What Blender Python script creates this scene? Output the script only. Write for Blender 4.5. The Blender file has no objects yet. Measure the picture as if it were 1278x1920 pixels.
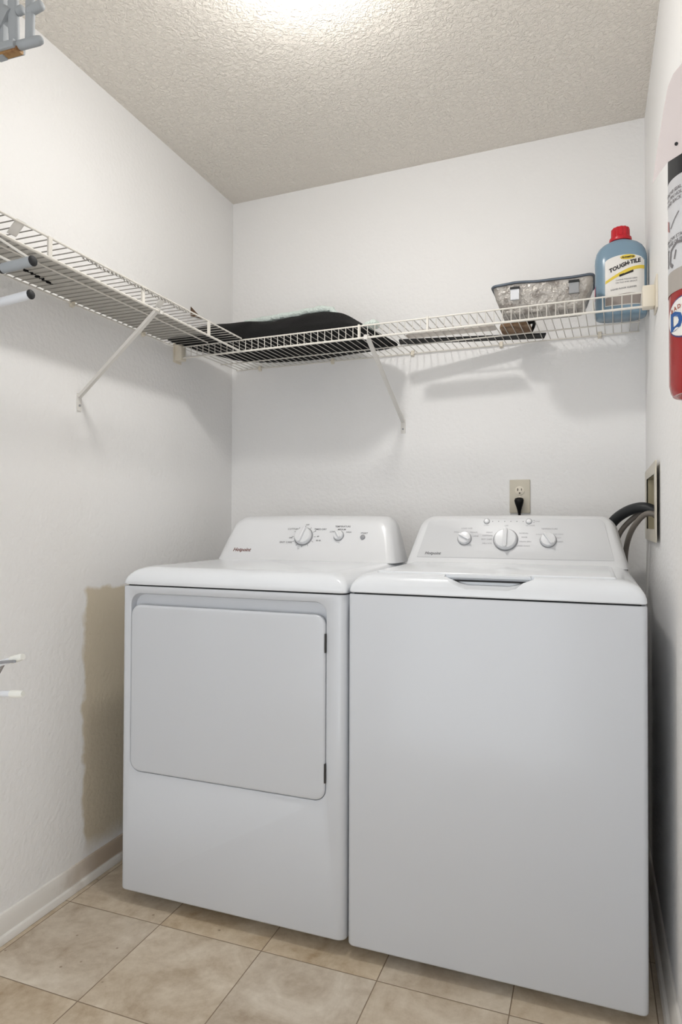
import bpy, bmesh, math, random
from mathutils import Vector, Matrix
from mathutils import noise as mnoise
random.seed(7)
S = bpy.context.scene
COL = S.collection
PI = math.pi

# ------------------------------------------------------------------ camera
F_PX, YAW, PITCH, ROLL, CAM_H = 1245.04, 20.681, 0.863, 0.1925, 1.0836
y_, p_, r_ = map(math.radians, (YAW, PITCH, ROLL))
Fw = Vector((-math.sin(y_)*math.cos(p_), math.cos(y_)*math.cos(p_), math.sin(p_)))
Rt = Vector((math.cos(y_), math.sin(y_), 0)); Up = Rt.cross(Fw)
Rt, Up = math.cos(r_)*Rt + math.sin(r_)*Up, -math.sin(r_)*Rt + math.cos(r_)*Up
cd = bpy.data.cameras.new('camera'); cam = bpy.data.objects.new('camera', cd); COL.objects.link(cam)
cd.sensor_fit = 'VERTICAL'; cd.sensor_height = 36.0; cd.lens = F_PX/1920*36.0
cd.clip_start = 0.02
M = Matrix((Rt, Up, -Fw)).transposed().to_4x4(); M.translation = (0, 0, CAM_H)
cam.matrix_world = M
S.camera = cam

# ------------------------------------------------------------------ world, lights, exposure
S.view_settings.view_transform = 'Standard'; S.view_settings.look = 'None'
S.view_settings.gamma = 1; S.view_settings.use_curve_mapping = False
S.view_settings.exposure = 0.13
W = bpy.data.worlds.new('world'); S.world = W; W.use_nodes = True
W.node_tree.nodes['Background'].inputs[0].default_value = (0.94, 0.97, 1.0, 1)
W.node_tree.nodes['Background'].inputs[1].default_value = 2.2
LAMP_STRENGTH = 163.0
LAMP_POS = (-0.642, 1.415, 2.357)

# room: left wall x, right wall x, back wall (slightly out of square), ceiling
XL, XR, YB, YB2, H = -1.4306, 0.1679, 2.4738, 2.417, 2.44
YF = -0.75
BK = (YB2-YB)/(XR-XL)
def yback(x): return YB + BK*(x-XL)
BANG = math.atan(BK)

# ------------------------------------------------------------------ helpers
def lin(c):
    r = []
    for v in c:
        v /= 255.0
        r.append(v/12.92 if v <= 0.04045 else ((v+0.055)/1.055)**2.4)
    return (*r, 1.0)

def mat(name, rgb, rough=0.5, metal=0.0, spec=0.5, bump=None, trans=0.0, noise=None, coat=0.0, emit=None, ior=None):
    m = bpy.data.materials.new(name); m.use_nodes = True
    nt = m.node_tree; b = nt.nodes['Principled BSDF']
    b.inputs['Base Color'].default_value = lin(rgb)
    b.inputs['Roughness'].default_value = rough
    b.inputs['Metallic'].default_value = metal
    b.inputs['Specular IOR Level'].default_value = spec
    b.inputs['Transmission Weight'].default_value = trans
    b.inputs['Coat Weight'].default_value = coat
    if ior: b.inputs['IOR'].default_value = ior
    if emit:
        b.inputs['Emission Color'].default_value = lin(emit[0]); b.inputs['Emission Strength'].default_value = emit[1]
    tc = nt.nodes.new('ShaderNodeTexCoord')
    if noise:   # (scale, rgb2, low, high)
        n = nt.nodes.new('ShaderNodeTexNoise'); n.inputs['Scale'].default_value = noise[0]; n.inputs['Detail'].default_value = 5
        nt.links.new(tc.outputs['Object'], n.inputs['Vector'])
        cr = nt.nodes.new('ShaderNodeMapRange'); cr.inputs[1].default_value = noise[2]; cr.inputs[2].default_value = noise[3]
        nt.links.new(n.outputs[0], cr.inputs[0])
        mx = nt.nodes.new('ShaderNodeMix'); mx.data_type = 'RGBA'
        mx.inputs[6].default_value = lin(rgb); mx.inputs[7].default_value = lin(noise[1])
        nt.links.new(cr.outputs[0], mx.inputs[0]); nt.links.new(mx.outputs[2], b.inputs['Base Color'])
    if bump:    # (scale, strength, distance)
        n = nt.nodes.new('ShaderNodeTexNoise'); n.inputs['Scale'].default_value = bump[0]; n.inputs['Detail'].default_value = 3
        nt.links.new(tc.outputs['Object'], n.inputs['Vector'])
        bp = nt.nodes.new('ShaderNodeBump'); bp.inputs['Strength'].default_value = bump[1]; bp.inputs['Distance'].default_value = bump[2]
        nt.links.new(n.outputs[0], bp.inputs['Height']); nt.links.new(bp.outputs[0], b.inputs['Normal'])
    return m

def obj(name, bm, m, parent=None, smooth=40):
    bmesh.ops.recalc_face_normals(bm, faces=bm.faces)
    me = bpy.data.meshes.new(name); bm.to_mesh(me); bm.free()
    me.materials.append(m)
    if smooth:
        me.shade_smooth(); me.set_sharp_from_angle(angle=math.radians(smooth))
    o = bpy.data.objects.new(name, me); COL.objects.link(o)
    if parent is not None:
        o.parent = parent; o.matrix_parent_inverse = Matrix.Translation(-parent.location) if parent.type == 'EMPTY' else Matrix()
    return o

def thing(name, label, cat, loc, group=None):
    o = bpy.data.objects.new(name, None); COL.objects.link(o); o.location = loc; o.empty_display_size = 0.05
    return tag(o, label, cat, group)

def tag(o, label, cat, group=None):
    o['label'] = label; o['category'] = cat
    if group: o['group'] = group
    return o

def struct(o):
    o['kind'] = 'structure'; return o

def box(bm, a, b, M=None):
    (x0, y0, z0), (x1, y1, z1) = a, b
    v = [bm.verts.new(Vector(c) if M is None else M @ Vector(c)) for c in
         [(x0,y0,z0),(x1,y0,z0),(x1,y1,z0),(x0,y1,z0),(x0,y0,z1),(x1,y0,z1),(x1,y1,z1),(x0,y1,z1)]]
    for f in [(0,3,2,1),(4,5,6,7),(0,1,5,4),(1,2,6,5),(2,3,7,6),(3,0,4,7)]:
        bm.faces.new([v[i] for i in f])
    return v

def rbox(bm, a, b, r=0.003, seg=2, M=None):
    t = bmesh.new(); box(t, a, b)
    bmesh.ops.recalc_face_normals(t, faces=t.faces)
    bmesh.ops.bevel(t, geom=t.edges[:], offset=r, segments=seg, affect='EDGES', profile=0.5)
    if M is not None: t.transform(M)
    merge(bm, t)

def merge(bm, t):
    me = bpy.data.meshes.new('tmp'); t.to_mesh(me); t.free(); bm.from_mesh(me); bpy.data.meshes.remove(me)

def loft(bm, rings, close=True, cap0=True, cap1=True):
    R = [[bm.verts.new(p) for p in ring] for ring in rings]
    n = len(R[0])
    for a, b in zip(R[:-1], R[1:]):
        for i in range(n if close else n-1):
            j = (i+1) % n
            bm.faces.new((a[i], a[j], b[j], b[i]))
    if cap0: bm.faces.new(R[0][::-1])
    if cap1: bm.faces.new(R[-1])
    return R

def rrect(x0, x1, y0, y1, r, n=6):
    """rounded rectangle points, r a number or (bl, br, tr, tl)"""
    if not isinstance(r, (tuple, list)): r = (r,)*4
    pts = []
    for (cx, cy, a0, rr) in ((x0+r[0], y0+r[0], PI, r[0]), (x1-r[1], y0+r[1], 1.5*PI, r[1]), (x1-r[2], y1-r[2], 0, r[2]), (x0+r[3], y1-r[3], PI/2, r[3])):
        for k in range(n+1):
            a = a0 + PI/2*k/n
            pts.append((cx+rr*math.cos(a), cy+rr*math.sin(a)))
    return pts

def tube(bm, pts, r, seg=8, caps=True):
    pts = [Vector(p) for p in pts]; n = len(pts); rings = []
    rr = r if isinstance(r, (list, tuple)) else [r]*n
    up = None
    for i, p in enumerate(pts):
        d = (pts[min(i+1, n-1)] - pts[max(i-1, 0)]).normalized()
        if up is None:
            up = Vector((0, 0, 1)) if abs(d.z) < 0.9 else Vector((1, 0, 0))
        s = d.cross(up).normalized(); up = s.cross(d).normalized()
        rings.append([p + rr[i]*(math.cos(2*PI*k/seg)*s + math.sin(2*PI*k/seg)*up) for k in range(seg)])
    loft(bm, rings, True, caps, caps)

def smooth_path(ctrl, n=8):
    c = [Vector(p) for p in ctrl]; c = [2*c[0]-c[1]] + c + [2*c[-1]-c[-2]]; out = []
    for i in range(1, len(c)-2):
        for k in range(n):
            t = k/n; a, b, d, e = c[i-1], c[i], c[i+1], c[i+2]
            out.append(0.5*((2*b)+(-a+d)*t+(2*a-5*b+4*d-e)*t*t+(-a+3*b-3*d+e)*t**3))
    out.append(c[-2]); return out

def lathe(bm, prof, c, seg=32, M=None):
    rings = []
    for r, z in prof:
        ring = [Vector((r*math.cos(2*PI*k/seg), r*math.sin(2*PI*k/seg), z)) for k in range(seg)]
        rings.append([(M @ p if M is not None else p) + Vector(c) for p in ring])
    loft(bm, rings)

_txt = {}
def text_bm(bm, s, size, place, bold=0.0, shear=0.0, align='CENTER', subdiv=False):
    cu = bpy.data.curves.new('t', 'FONT'); cu.body = s; cu.size = size; cu.align_x = align; cu.align_y = 'CENTER'
    cu.shear = shear; cu.offset = bold; cu.resolution_u = 2
    o = bpy.data.objects.new('t', cu); COL.objects.link(o)
    bpy.context.view_layer.update()
    me = bpy.data.meshes.new_from_object(o.evaluated_get(bpy.context.evaluated_depsgraph_get()))
    t = bmesh.new(); t.from_mesh(me)
    if subdiv:
        bmesh.ops.triangulate(t, faces=t.faces[:])
    for v in t.verts: v.co = place(v.co.x, v.co.y)
    merge(bm, t)
    bpy.data.meshes.remove(me); bpy.data.objects.remove(o); bpy.data.curves.remove(cu)

def flat_mesh(bm, pts):
    bm.faces.new([bm.verts.new(p) for p in pts])

def cut(o, cutter_bm):
    me = bpy.data.meshes.new('cutter'); bmesh.ops.recalc_face_normals(cutter_bm, faces=cutter_bm.faces); cutter_bm.to_mesh(me); cutter_bm.free()
    c = bpy.data.objects.new('cutter', me); COL.objects.link(c)
    md = o.modifiers.new('b', 'BOOLEAN'); md.operation = 'DIFFERENCE'; md.object = c; md.solver = 'EXACT'
    mi = o.matrix_parent_inverse.copy()
    par = o.parent
    bpy.context.view_layer.update()
    if par is not None: c.matrix_world = o.matrix_world.copy()
    bpy.context.view_layer.update()
    nm = bpy.data.meshes.new_from_object(o.evaluated_get(bpy.context.evaluated_depsgraph_get()))
    o.modifiers.clear(); old = o.data; o.data = nm; nm.name = old.name
    bpy.data.objects.remove(c); bpy.data.meshes.remove(me)
    nm.shade_smooth(); nm.set_sharp_from_angle(angle=math.radians(35))

# ------------------------------------------------------------------ structure materials
def wall_material(name, patch=False):
    m = mat(name, (240, 239, 238), rough=0.55, spec=0.3, bump=(70, 0.5, 0.004))
    nt = m.node_tree; b = nt.nodes['Principled BSDF']
    tc = nt.nodes.new('ShaderNodeTexCoord'); L = nt.links.new
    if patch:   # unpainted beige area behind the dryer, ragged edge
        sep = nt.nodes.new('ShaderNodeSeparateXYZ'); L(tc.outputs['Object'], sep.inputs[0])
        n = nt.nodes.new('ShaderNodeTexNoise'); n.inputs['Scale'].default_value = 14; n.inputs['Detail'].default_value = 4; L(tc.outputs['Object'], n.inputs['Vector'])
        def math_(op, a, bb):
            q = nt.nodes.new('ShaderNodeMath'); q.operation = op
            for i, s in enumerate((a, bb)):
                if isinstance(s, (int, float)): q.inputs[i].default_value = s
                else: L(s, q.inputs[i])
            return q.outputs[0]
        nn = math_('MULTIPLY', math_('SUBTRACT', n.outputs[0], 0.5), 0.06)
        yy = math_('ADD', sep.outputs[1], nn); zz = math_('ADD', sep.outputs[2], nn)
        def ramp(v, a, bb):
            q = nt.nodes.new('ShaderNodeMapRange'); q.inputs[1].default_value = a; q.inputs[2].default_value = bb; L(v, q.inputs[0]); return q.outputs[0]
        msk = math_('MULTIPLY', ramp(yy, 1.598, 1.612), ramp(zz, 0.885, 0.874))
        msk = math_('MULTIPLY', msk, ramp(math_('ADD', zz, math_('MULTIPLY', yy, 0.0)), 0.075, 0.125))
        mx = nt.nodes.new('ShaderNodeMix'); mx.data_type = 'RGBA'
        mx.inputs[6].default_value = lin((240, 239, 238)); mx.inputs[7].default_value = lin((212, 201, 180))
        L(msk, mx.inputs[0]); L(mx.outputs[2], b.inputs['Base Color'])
    return m

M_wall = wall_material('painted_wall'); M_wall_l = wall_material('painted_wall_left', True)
M_ceil = mat('textured_ceiling', (247, 241, 232), rough=0.85, spec=0.2)
nt = M_ceil.node_tree
tc = nt.nodes.new('ShaderNodeTexCoord'); v1 = nt.nodes.new('ShaderNodeTexNoise'); v1.inputs['Scale'].default_value = 85; v1.inputs['Detail'].default_value = 4; v1.inputs['Roughness'].default_value = 0.6; v1.inputs['Distortion'].default_value = 0.6
nt.links.new(tc.outputs['Object'], v1.inputs['Vector'])
mr = nt.nodes.new('ShaderNodeMapRange'); mr.inputs[1].default_value = 0.40; mr.inputs[2].default_value = 0.66; nt.links.new(v1.outputs[0], mr.inputs[0])
bp = nt.nodes.new('ShaderNodeBump'); bp.inputs['Strength'].default_value = 0.75; bp.inputs['Distance'].default_value = 0.005
nt.links.new(mr.outputs[0], bp.inputs['Height']); nt.links.new(bp.outputs[0], nt.nodes['Principled BSDF'].inputs['Normal'])

def floor_material():
    m = mat('vinyl_tile', (190, 174, 155), rough=0.38, spec=0.35); nt = m.node_tree; L = nt.links.new; b = nt.nodes['Principled BSDF']
    tc = nt.nodes.new('ShaderNodeTexCoord')
    mp = nt.nodes.new('ShaderNodeMapping'); mp.inputs['Location'].default_value = (1.0875/0.305, -1.514/0.305, 0); mp.inputs['Scale'].default_value = (1/0.305, 1/0.305, 1)
    L(tc.outputs['Object'], mp.inputs[0])
    sep = nt.nodes.new('ShaderNodeSeparateXYZ'); L(mp.outputs[0], sep.inputs[0])
    def mth(op, a, bb=None, cc=None):
        q = nt.nodes.new('ShaderNodeMath'); q.operation = op
        for i, s in enumerate((a, bb, cc)):
            if s is None: continue
            if isinstance(s, (int, float)): q.inputs[i].default_value = s
            else: L(s, q.inputs[i])
        return q.outputs[0]
    def edge(o):
        f = mth('FRACT', o); return mth('MINIMUM', f, mth('SUBTRACT', 1.0, f))
    e = mth('MINIMUM', edge(sep.outputs[0]), edge(sep.outputs[1]))
    mk = nt.nodes.new('ShaderNodeMapRange'); mk.inputs[1].default_value = 0.0028; mk.inputs[2].default_value = 0.0055; L(e, mk.inputs[0])
    cmb = nt.nodes.new('ShaderNodeCombineXYZ'); L(mth('FLOOR', sep.outputs[0]), cmb.inputs[0]); L(mth('FLOOR', sep.outputs[1]), cmb.inputs[1])
    wn = nt.nodes.new('ShaderNodeTexWhiteNoise'); L(cmb.outputs[0], wn.inputs['Vector'])
    vadd = nt.nodes.new('ShaderNodeVectorMath'); vadd.operation = 'MULTIPLY_ADD'; vadd.inputs[1].default_value = (7, 7, 7)
    L(wn.outputs['Color'], vadd.inputs[0]); L(tc.outputs['Object'], vadd.inputs[2])
    n1 = nt.nodes.new('ShaderNodeTexNoise'); n1.inputs['Scale'].default_value = 6; n1.inputs['Detail'].default_value = 7; n1.inputs['Roughness'].default_value = 0.62; n1.inputs['Distortion'].default_value = 0.8; L(vadd.outputs[0], n1.inputs['Vector'])
    n2 = nt.nodes.new('ShaderNodeTexNoise'); n2.inputs['Scale'].default_value = 40; n2.inputs['Detail'].default_value = 5; n2.inputs['Roughness'].default_value = 0.7; L(vadd.outputs[0], n2.inputs['Vector'])
    cr = nt.nodes.new('ShaderNodeValToRGB'); L(mth('ADD', mth('MULTIPLY', n1.outputs[0], 0.7), mth('MULTIPLY', n2.outputs[0], 0.3)), cr.inputs[0])
    el = cr.color_ramp.elements; el[0].position = 0.33; el[0].color = lin((166, 145, 118)); el[1].position = 0.66; el[1].color = lin((219, 206, 186))
    e2 = el.new(0.5); e2.color = lin((198, 182, 159))
    hs = nt.nodes.new('ShaderNodeHueSaturation'); L(cr.outputs[0], hs.inputs['Color']); L(mth('ADD', 0.82, mth('MULTIPLY', wn.outputs['Value'], 0.42)), hs.inputs['Saturation'])
    L(mth('ADD', 0.96, mth('MULTIPLY', wn.outputs['Value'], 0.07)), hs.inputs['Value'])
    # speckles
    vo = nt.nodes.new('ShaderNodeTexVoronoi'); vo.inputs['Scale'].default_value = 16; L(tc.outputs['Object'], vo.inputs['Vector'])
    sp = nt.nodes.new('ShaderNodeMapRange'); sp.inputs[1].default_value = 0.035; sp.inputs[2].default_value = 0.075; L(vo.outputs['Distance'], sp.inputs[0])
    sm = nt.nodes.new('ShaderNodeMix'); sm.data_type = 'RGBA'; L(sp.outputs[0], sm.inputs[0]); sm.inputs[6].default_value = lin((150, 132, 112)); L(hs.outputs[0], sm.inputs[7])
    mx = nt.nodes.new('ShaderNodeMix'); mx.data_type = 'RGBA'; L(mk.outputs[0], mx.inputs[0]); mx.inputs[6].default_value = lin((132, 114, 94)); L(sm.outputs[2], mx.inputs[7])
    L(mx.outputs[2], b.inputs['Base Color'])
    bp = nt.nodes.new('ShaderNodeBump'); bp.inputs['Strength'].default_value = 0.4; bp.inputs['Distance'].default_value = 0.001
    L(mk.outputs[0], bp.inputs['Height']); L(bp.outputs[0], b.inputs['Normal'])
    return m
M_floor = floor_material()
M_trim = mat('painted_trim', (226, 222, 216), rough=0.4, spec=0.4, noise=(9, (196, 188, 178), 0.55, 0.75), bump=(30, 0.15, 0.002))
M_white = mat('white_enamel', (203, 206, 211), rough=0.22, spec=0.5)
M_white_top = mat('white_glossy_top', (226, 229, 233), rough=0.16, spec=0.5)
M_console = mat('white_plastic_console', (229, 230, 232), rough=0.28)
M_panelgrey = mat('pale_grey_panel', (212, 213, 215), rough=0.35)
M_print = mat('grey_print', (112, 112, 116), rough=0.5)
M_print_soft = mat('soft_grey_print', (168, 168, 172), rough=0.5)
M_logo = mat('dark_red_logo', (120, 74, 66), rough=0.5)
M_button = mat('grey_button', (150, 151, 154), rough=0.4)
M_dark = mat('dark_gap', (30, 31, 33), rough=0.7)
M_hinge = mat('worn_hinge_metal', (60, 58, 56), rough=0.5, metal=0.6)
M_wire = mat('white_coated_wire', (222, 218, 210), rough=0.35)
M_bracket = mat('ivory_plastic', (226, 218, 202), rough=0.4)
M_brace = mat('white_painted_steel', (224, 221, 216), rough=0.4)
M_black = mat('black_fabric', (13, 13, 14), rough=0.8, spec=0.2, bump=(160, 0.6, 0.003))
M_fleece = mat('seafoam_fleece', (204, 214, 209), rough=0.95, spec=0.1, bump=(120, 1.0, 0.006))
M_blackp = mat('black_plastic', (10, 10, 11), rough=0.55, spec=0.25)
M_foil = mat('dull_foil', (178, 173, 167), rough=0.38, metal=0.55, bump=(70, 1.0, 0.008), noise=(30, (140, 134, 128), 0.5, 0.62))
M_foilrim = mat('dark_rim', (96, 104, 114), rough=0.4, metal=0.6)
M_kraft = mat('brown_paper', (150, 124, 98), rough=0.8, bump=(30, 0.6, 0.004), noise=(20, (112, 84, 60), 0.45, 0.62))
M_bag = mat('pale_plastic_bag', (222, 214, 206), rough=0.3, bump=(22, 0.9, 0.01), trans=0.6)
M_liner = mat('grey_liner', (198, 196, 192), rough=0.6)
_n = M_liner.node_tree; _t = _n.nodes.new('ShaderNodeBsdfTranslucent'); _t.inputs[0].default_value = lin((206, 204, 200)); _m = _n.nodes.new('ShaderNodeMixShader'); _m.inputs[0].default_value = 0.5
_n.links.new(_n.nodes['Principled BSDF'].outputs[0], _m.inputs[1]); _n.links.new(_t.outputs[0], _m.inputs[2]); _n.links.new(_m.outputs[0], _n.nodes['Material Output'].inputs[0])
M_brown = mat('brown_wood', (96, 68, 44), rough=0.6)
M_ivory = mat('almond_plastic', (205, 198, 182), rough=0.35)
M_hole = mat('socket_hole', (48, 34, 28), rough=0.7)
M_hosek = mat('black_rubber_hose', (44, 46, 48), rough=0.45, spec=0.4)
M_hoseg = mat('grey_rubber_hose', (122, 115, 108), rough=0.5)
M_olive = mat('dingy_box_plastic', (176, 166, 138), rough=0.6)
M_globe = mat('lit_globe', (255, 255, 255), rough=0.5, emit=((255, 253, 249), LAMP_STRENGTH))
M_greyp = mat('grey_moulded_plastic', (158, 162, 165), rough=0.6, spec=0.2)
M_cork = mat('brown_strip', (158, 122, 76), rough=0.7, noise=(40, (128, 88, 52), 0.45, 0.6))
M_tube = mat('white_enamelled_tube', (216, 218, 222), rough=0.3)
M_rubberw = mat('white_rubber', (226, 226, 220), rough=0.6)
M_chrome = mat('dull_steel', (170, 172, 176), rough=0.25, metal=0.9)

# ------------------------------------------------------------------ room shell
T = 0.12
bm = bmesh.new(); box(bm, (XL-T, YF-T, -0.1), (XR+T, YB+T, 0)); struct(obj('floor', bm, M_floor, smooth=0))
bm = bmesh.new(); box(bm, (XL-T, YF-T, H), (XR+T, YB+T, H+0.1)); struct(obj('ceiling', bm, M_ceil, smooth=0))
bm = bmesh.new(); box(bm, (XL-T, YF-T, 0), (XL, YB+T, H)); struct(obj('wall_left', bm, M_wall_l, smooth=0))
bm = bmesh.new()
v = [(XL, YB), (XR, YB2), (XR, YB2+T), (XL, YB+T)]
loft(bm, [[(x, y, 0) for x, y in v], [(x, y, H) for x, y in v]]); struct(obj('wall_back', bm, M_wall, smooth=0))
BX0, BX1, BZ0, BZ1 = 2.050, 2.320, 1.066, 1.222       # opening of the washer outlet box (y, z)
bm = bmesh.new(); box(bm, (XR, YF-T, 0), (XR+T, YB+T, H)); wr = struct(obj('wall_right', bm, M_wall, smooth=0))
cb = bmesh.new(); box(cb, (XR-0.05, BX0-0.005, BZ0-0.005), (XR+0.08, BX1+0.005, BZ1+0.005)); cut(wr, cb)
# unseen wall behind the camera, its opening made wide to let in fill light
DX0, DX1, DZ = -1.34, 0.08, 2.10
bm = bmesh.new()
box(bm, (XL, YF-T, 0), (DX0, YF, H)); box(bm, (DX1, YF-T, 0), (XR, YF, H)); box(bm, (DX0, YF-T, DZ), (DX1, YF, H))
struct(obj('wall_front', bm, M_wall, smooth=0))
bm = bmesh.new()
for x0, x1 in ((DX0-0.06, DX0), (DX1, DX1+0.06)): box(bm, (x0, YF, 0), (x1, YF+0.015, DZ+0.06))
box(bm, (DX0, YF, DZ), (DX1, YF+0.015, DZ+0.06)); struct(obj('trim_1', bm, M_trim, smooth=0))

def baseboard(name, p, q, nrm):
    """profile swept from p to q; nrm points into the room"""
    prof = [(0.0, 0.0), (0.024, 0.0), (0.0235, 0.010), (0.020, 0.0165), (0.0135, 0.019), (0.0125, 0.024), (0.0125, 0.046), (0.010, 0.052), (0.0095, 0.058), (0.005, 0.066), (0.0, 0.068)]
    bm = bmesh.new(); n = Vector(nrm)
    rings = [[Vector(e) + n*d + Vector((0, 0, z)) for d, z in prof] for e in (p, q)]
    loft(bm, rings); return struct(obj(name, bm, M_trim, smooth=30))
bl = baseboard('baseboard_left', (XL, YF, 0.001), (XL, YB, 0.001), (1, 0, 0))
md = M_trim.copy(); md.name = 'browner_trim'; bl.data.materials[0] = md; q_ = md.node_tree; b_ = q_.nodes['Principled BSDF']  # trim turns browner towards the back, above the shoe moulding
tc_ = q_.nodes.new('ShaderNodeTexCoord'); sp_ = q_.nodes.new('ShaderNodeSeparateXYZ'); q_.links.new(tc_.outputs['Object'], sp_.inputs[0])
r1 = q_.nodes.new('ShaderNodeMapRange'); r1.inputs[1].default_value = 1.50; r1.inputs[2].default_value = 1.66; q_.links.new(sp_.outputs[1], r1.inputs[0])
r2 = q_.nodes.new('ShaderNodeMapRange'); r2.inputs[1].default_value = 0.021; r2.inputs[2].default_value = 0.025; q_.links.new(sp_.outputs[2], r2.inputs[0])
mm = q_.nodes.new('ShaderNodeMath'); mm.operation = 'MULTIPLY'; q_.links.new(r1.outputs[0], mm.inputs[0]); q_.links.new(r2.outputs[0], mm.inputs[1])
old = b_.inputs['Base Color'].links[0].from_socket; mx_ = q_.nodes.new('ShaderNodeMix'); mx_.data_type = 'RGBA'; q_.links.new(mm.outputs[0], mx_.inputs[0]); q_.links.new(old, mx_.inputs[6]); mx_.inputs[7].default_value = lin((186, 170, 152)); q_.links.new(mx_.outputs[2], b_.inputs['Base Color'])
baseboard('baseboard_right', (XR, YF, 0.001), (XR, YB2, 0.001), (-1, 0, 0))
baseboard('baseboard_back', (XL, YB, 0.001), (XR, YB2, 0.001), (BK, -1, 0))

# ------------------------------------------------------------------ ceiling lamp
t = thing('ceiling_lamp', 'small round frosted globe lamp lit on the textured ceiling', 'ceiling light', (LAMP_POS[0], LAMP_POS[1], H))
bm = bmesh.new(); lathe(bm, [(0.050, H-0.0005), (0.052, H-0.010), (0.058, LAMP_POS[2]+0.026), (0.0635, LAMP_POS[2]+0.011), (0.062, LAMP_POS[2]+0.0075)], (LAMP_POS[0], LAMP_POS[1], 0)); obj('blocking_collar', bm, M_brace, t)  # collar rim shaped to hold lamp light off the ceiling
bm = bmesh.new()
lathe(bm, [(0.066*math.sin(PI*k/25), LAMP_POS[2]+0.024*math.cos(PI*k/25)) for k in range(1, 25)], (LAMP_POS[0], LAMP_POS[1], 0)); obj('globe', bm, M_globe, t)

# ------------------------------------------------------------------ laundry machines
YFR = 1.566; YBK = 2.225; ZS = 0.9035    # front plane, back plane, seam height
def body_mesh(x0, x1, z0, z1, rc=0.012):
    bm = bmesh.new(); rings = []
    for ins, z in ((0.006, z0), (0.002, z0+0.003), (0.0, z0+0.008), (0.0, z1-0.003), (0.0015, z1)):
        rings.append([(x, y, z) for x, y in rrect(x0+ins, x1-ins, YFR+ins, YBK, (0.012, rc, 0.004, 0.004), 7)])
    loft(bm, rings); return bm
def cap_mesh(x0, x1, z0):
    bm = bmesh.new(); rings = []
    hh = 0.047; rings.append([(x, y, z0) for x, y in rrect(x0+0.0015, x1-0.0015, YFR+0.0015, YBK, (0.014, 0.014, 0.004, 0.004), 6)])
    rings.append([(x, y, z0+0.0025) for x, y in rrect(x0, x1, YFR, YBK, (0.014, 0.014, 0.004, 0.004), 6)])
    for k in range(1, 9):
        a = PI/2*k/8
        si = 0.054*(1-math.cos(a)); sf = 0.040*(1-math.cos(a)); z = z0+0.0025+hh*math.sin(a)
        rr = 0.014+0.03*(1-math.cos(a))
        rings.append([(x, y, z) for x, y in rrect(x0+si, x1-si, YFR+0.004*math.sin(a)+sf, YBK, (rr, rr, 0.004, 0.004), 6)])
    loft(bm, rings); return bm
def console_outline(cx, hb, ht, z0, z1, rc, ins, n=8):
    """trapezoid with rounded top corners, counter-clockwise from bottom left"""
    zt = z1-ins; pts = []
    slope = (hb-ht)/(z1-z0)
    hbb = hb-ins; htt = hb-ins - slope*(zt-z0)
    pts.append((cx-hbb, z0)); pts.append((cx+hbb, z0))
    ang = math.atan(slope)
    # right corner: from side direction to top
    r = rc
    dcx = htt - r*(1-math.sin(ang))/math.cos(ang) ; dcz = zt-r
    for k in range(n+1):
        a = ang + (PI/2-ang)*k/n
        pts.append((cx+dcx+r*math.cos(a), dcz+r*math.sin(a)))
    pts.append((cx, zt+0.003))
    for k in range(n+1):
        a = PI/2 + (PI/2-ang)*k/n
        pts.append((cx-dcx+r*math.cos(a), dcz+r*math.sin(a)))
    return pts
CY0, CK = 2.048, 0.50         # console front plane y at the deck and its slope
CZ0, CZ1 = 0.951, 1.104
def cface(z, d=0.0): return CY0 + (z-CZ0)*CK - d
def console_mesh(cx, side=0.032):
    bm = bmesh.new(); rings = []
    for ins, dy in ((side, 0.0), (side*0.55, 0.0025), (side*0.22, 0.010), (0.004, 0.022), (0.0, 0.038)):
        o = console_outline(cx, 0.331, 0.290, CZ0, CZ1, 0.052, ins*0.0 if False else ins)
        zt = CZ1
        rings.append([(x, cface(z)+dy, z) for x, z in o])
    o = console_outline(cx, 0.331, 0.290, CZ0, CZ1, 0.052, 0.0)
    rings.append([(x, 2.205, z) for x, z in o]); o = console_outline(cx, 0.331, 0.290, CZ0, CZ1, 0.052, 0.008)
    rings.append([(x, 2.215, z) for x, z in o])
    loft(bm, rings); return bm
NRM = Vector((0, -1, CK)).normalized(); UPV = Vector((0, CK, 1)).normalized()
def on_face(x, z, d=0.0006):
    def f(u, v):
        return Vector((x+u, cface(z), z)) + UPV*v + NRM*d
    return f
def face_matrix(x, z, rot=0.0):
    m = Matrix((Vector((1, 0, 0)), UPV, NRM)).transposed().to_4x4()
    m.translation = (x, cface(z), z); return m @ Matrix.Rotation(rot, 4, 'Z')
def knob(x, z, r, h, rot, parent, skirt=0.004, name='knob'):
    Mf = face_matrix(x, z, rot)
    b = bmesh.new(); lathe(b, [(r*1.10, 0.0), (r*1.10, 0.0018), (r*1.0, 0.002)], (0, 0, 0), 40); b.transform(Mf)
    kk = obj(name, b, M_button, parent)
    b = bmesh.new(); lathe(b, [(r*0.98, 0.0019), (r, 0.004), (r*0.97, h*0.45), (r*0.88, h*0.6), (r*0.5, h*0.64), (0.001, h*0.66)], (0, 0, 0), 40)
    # finger ridge across the dial
    rr = []
    for s, zz in ((1.0, h*0.4), (1.0, h*0.85), (0.82, h*0.98), (0.5, h)):
        w = r*0.17*s
        rr.append([(px, py, zz) for px, py in rrect(-w, w, -r*0.93, r*(0.93 if s == 1 else 0.9), w*0.95, 4)])
    loft(b, rr); b.transform(Mf)
    obj('dial', b, M_console, kk)
    return kk

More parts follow.
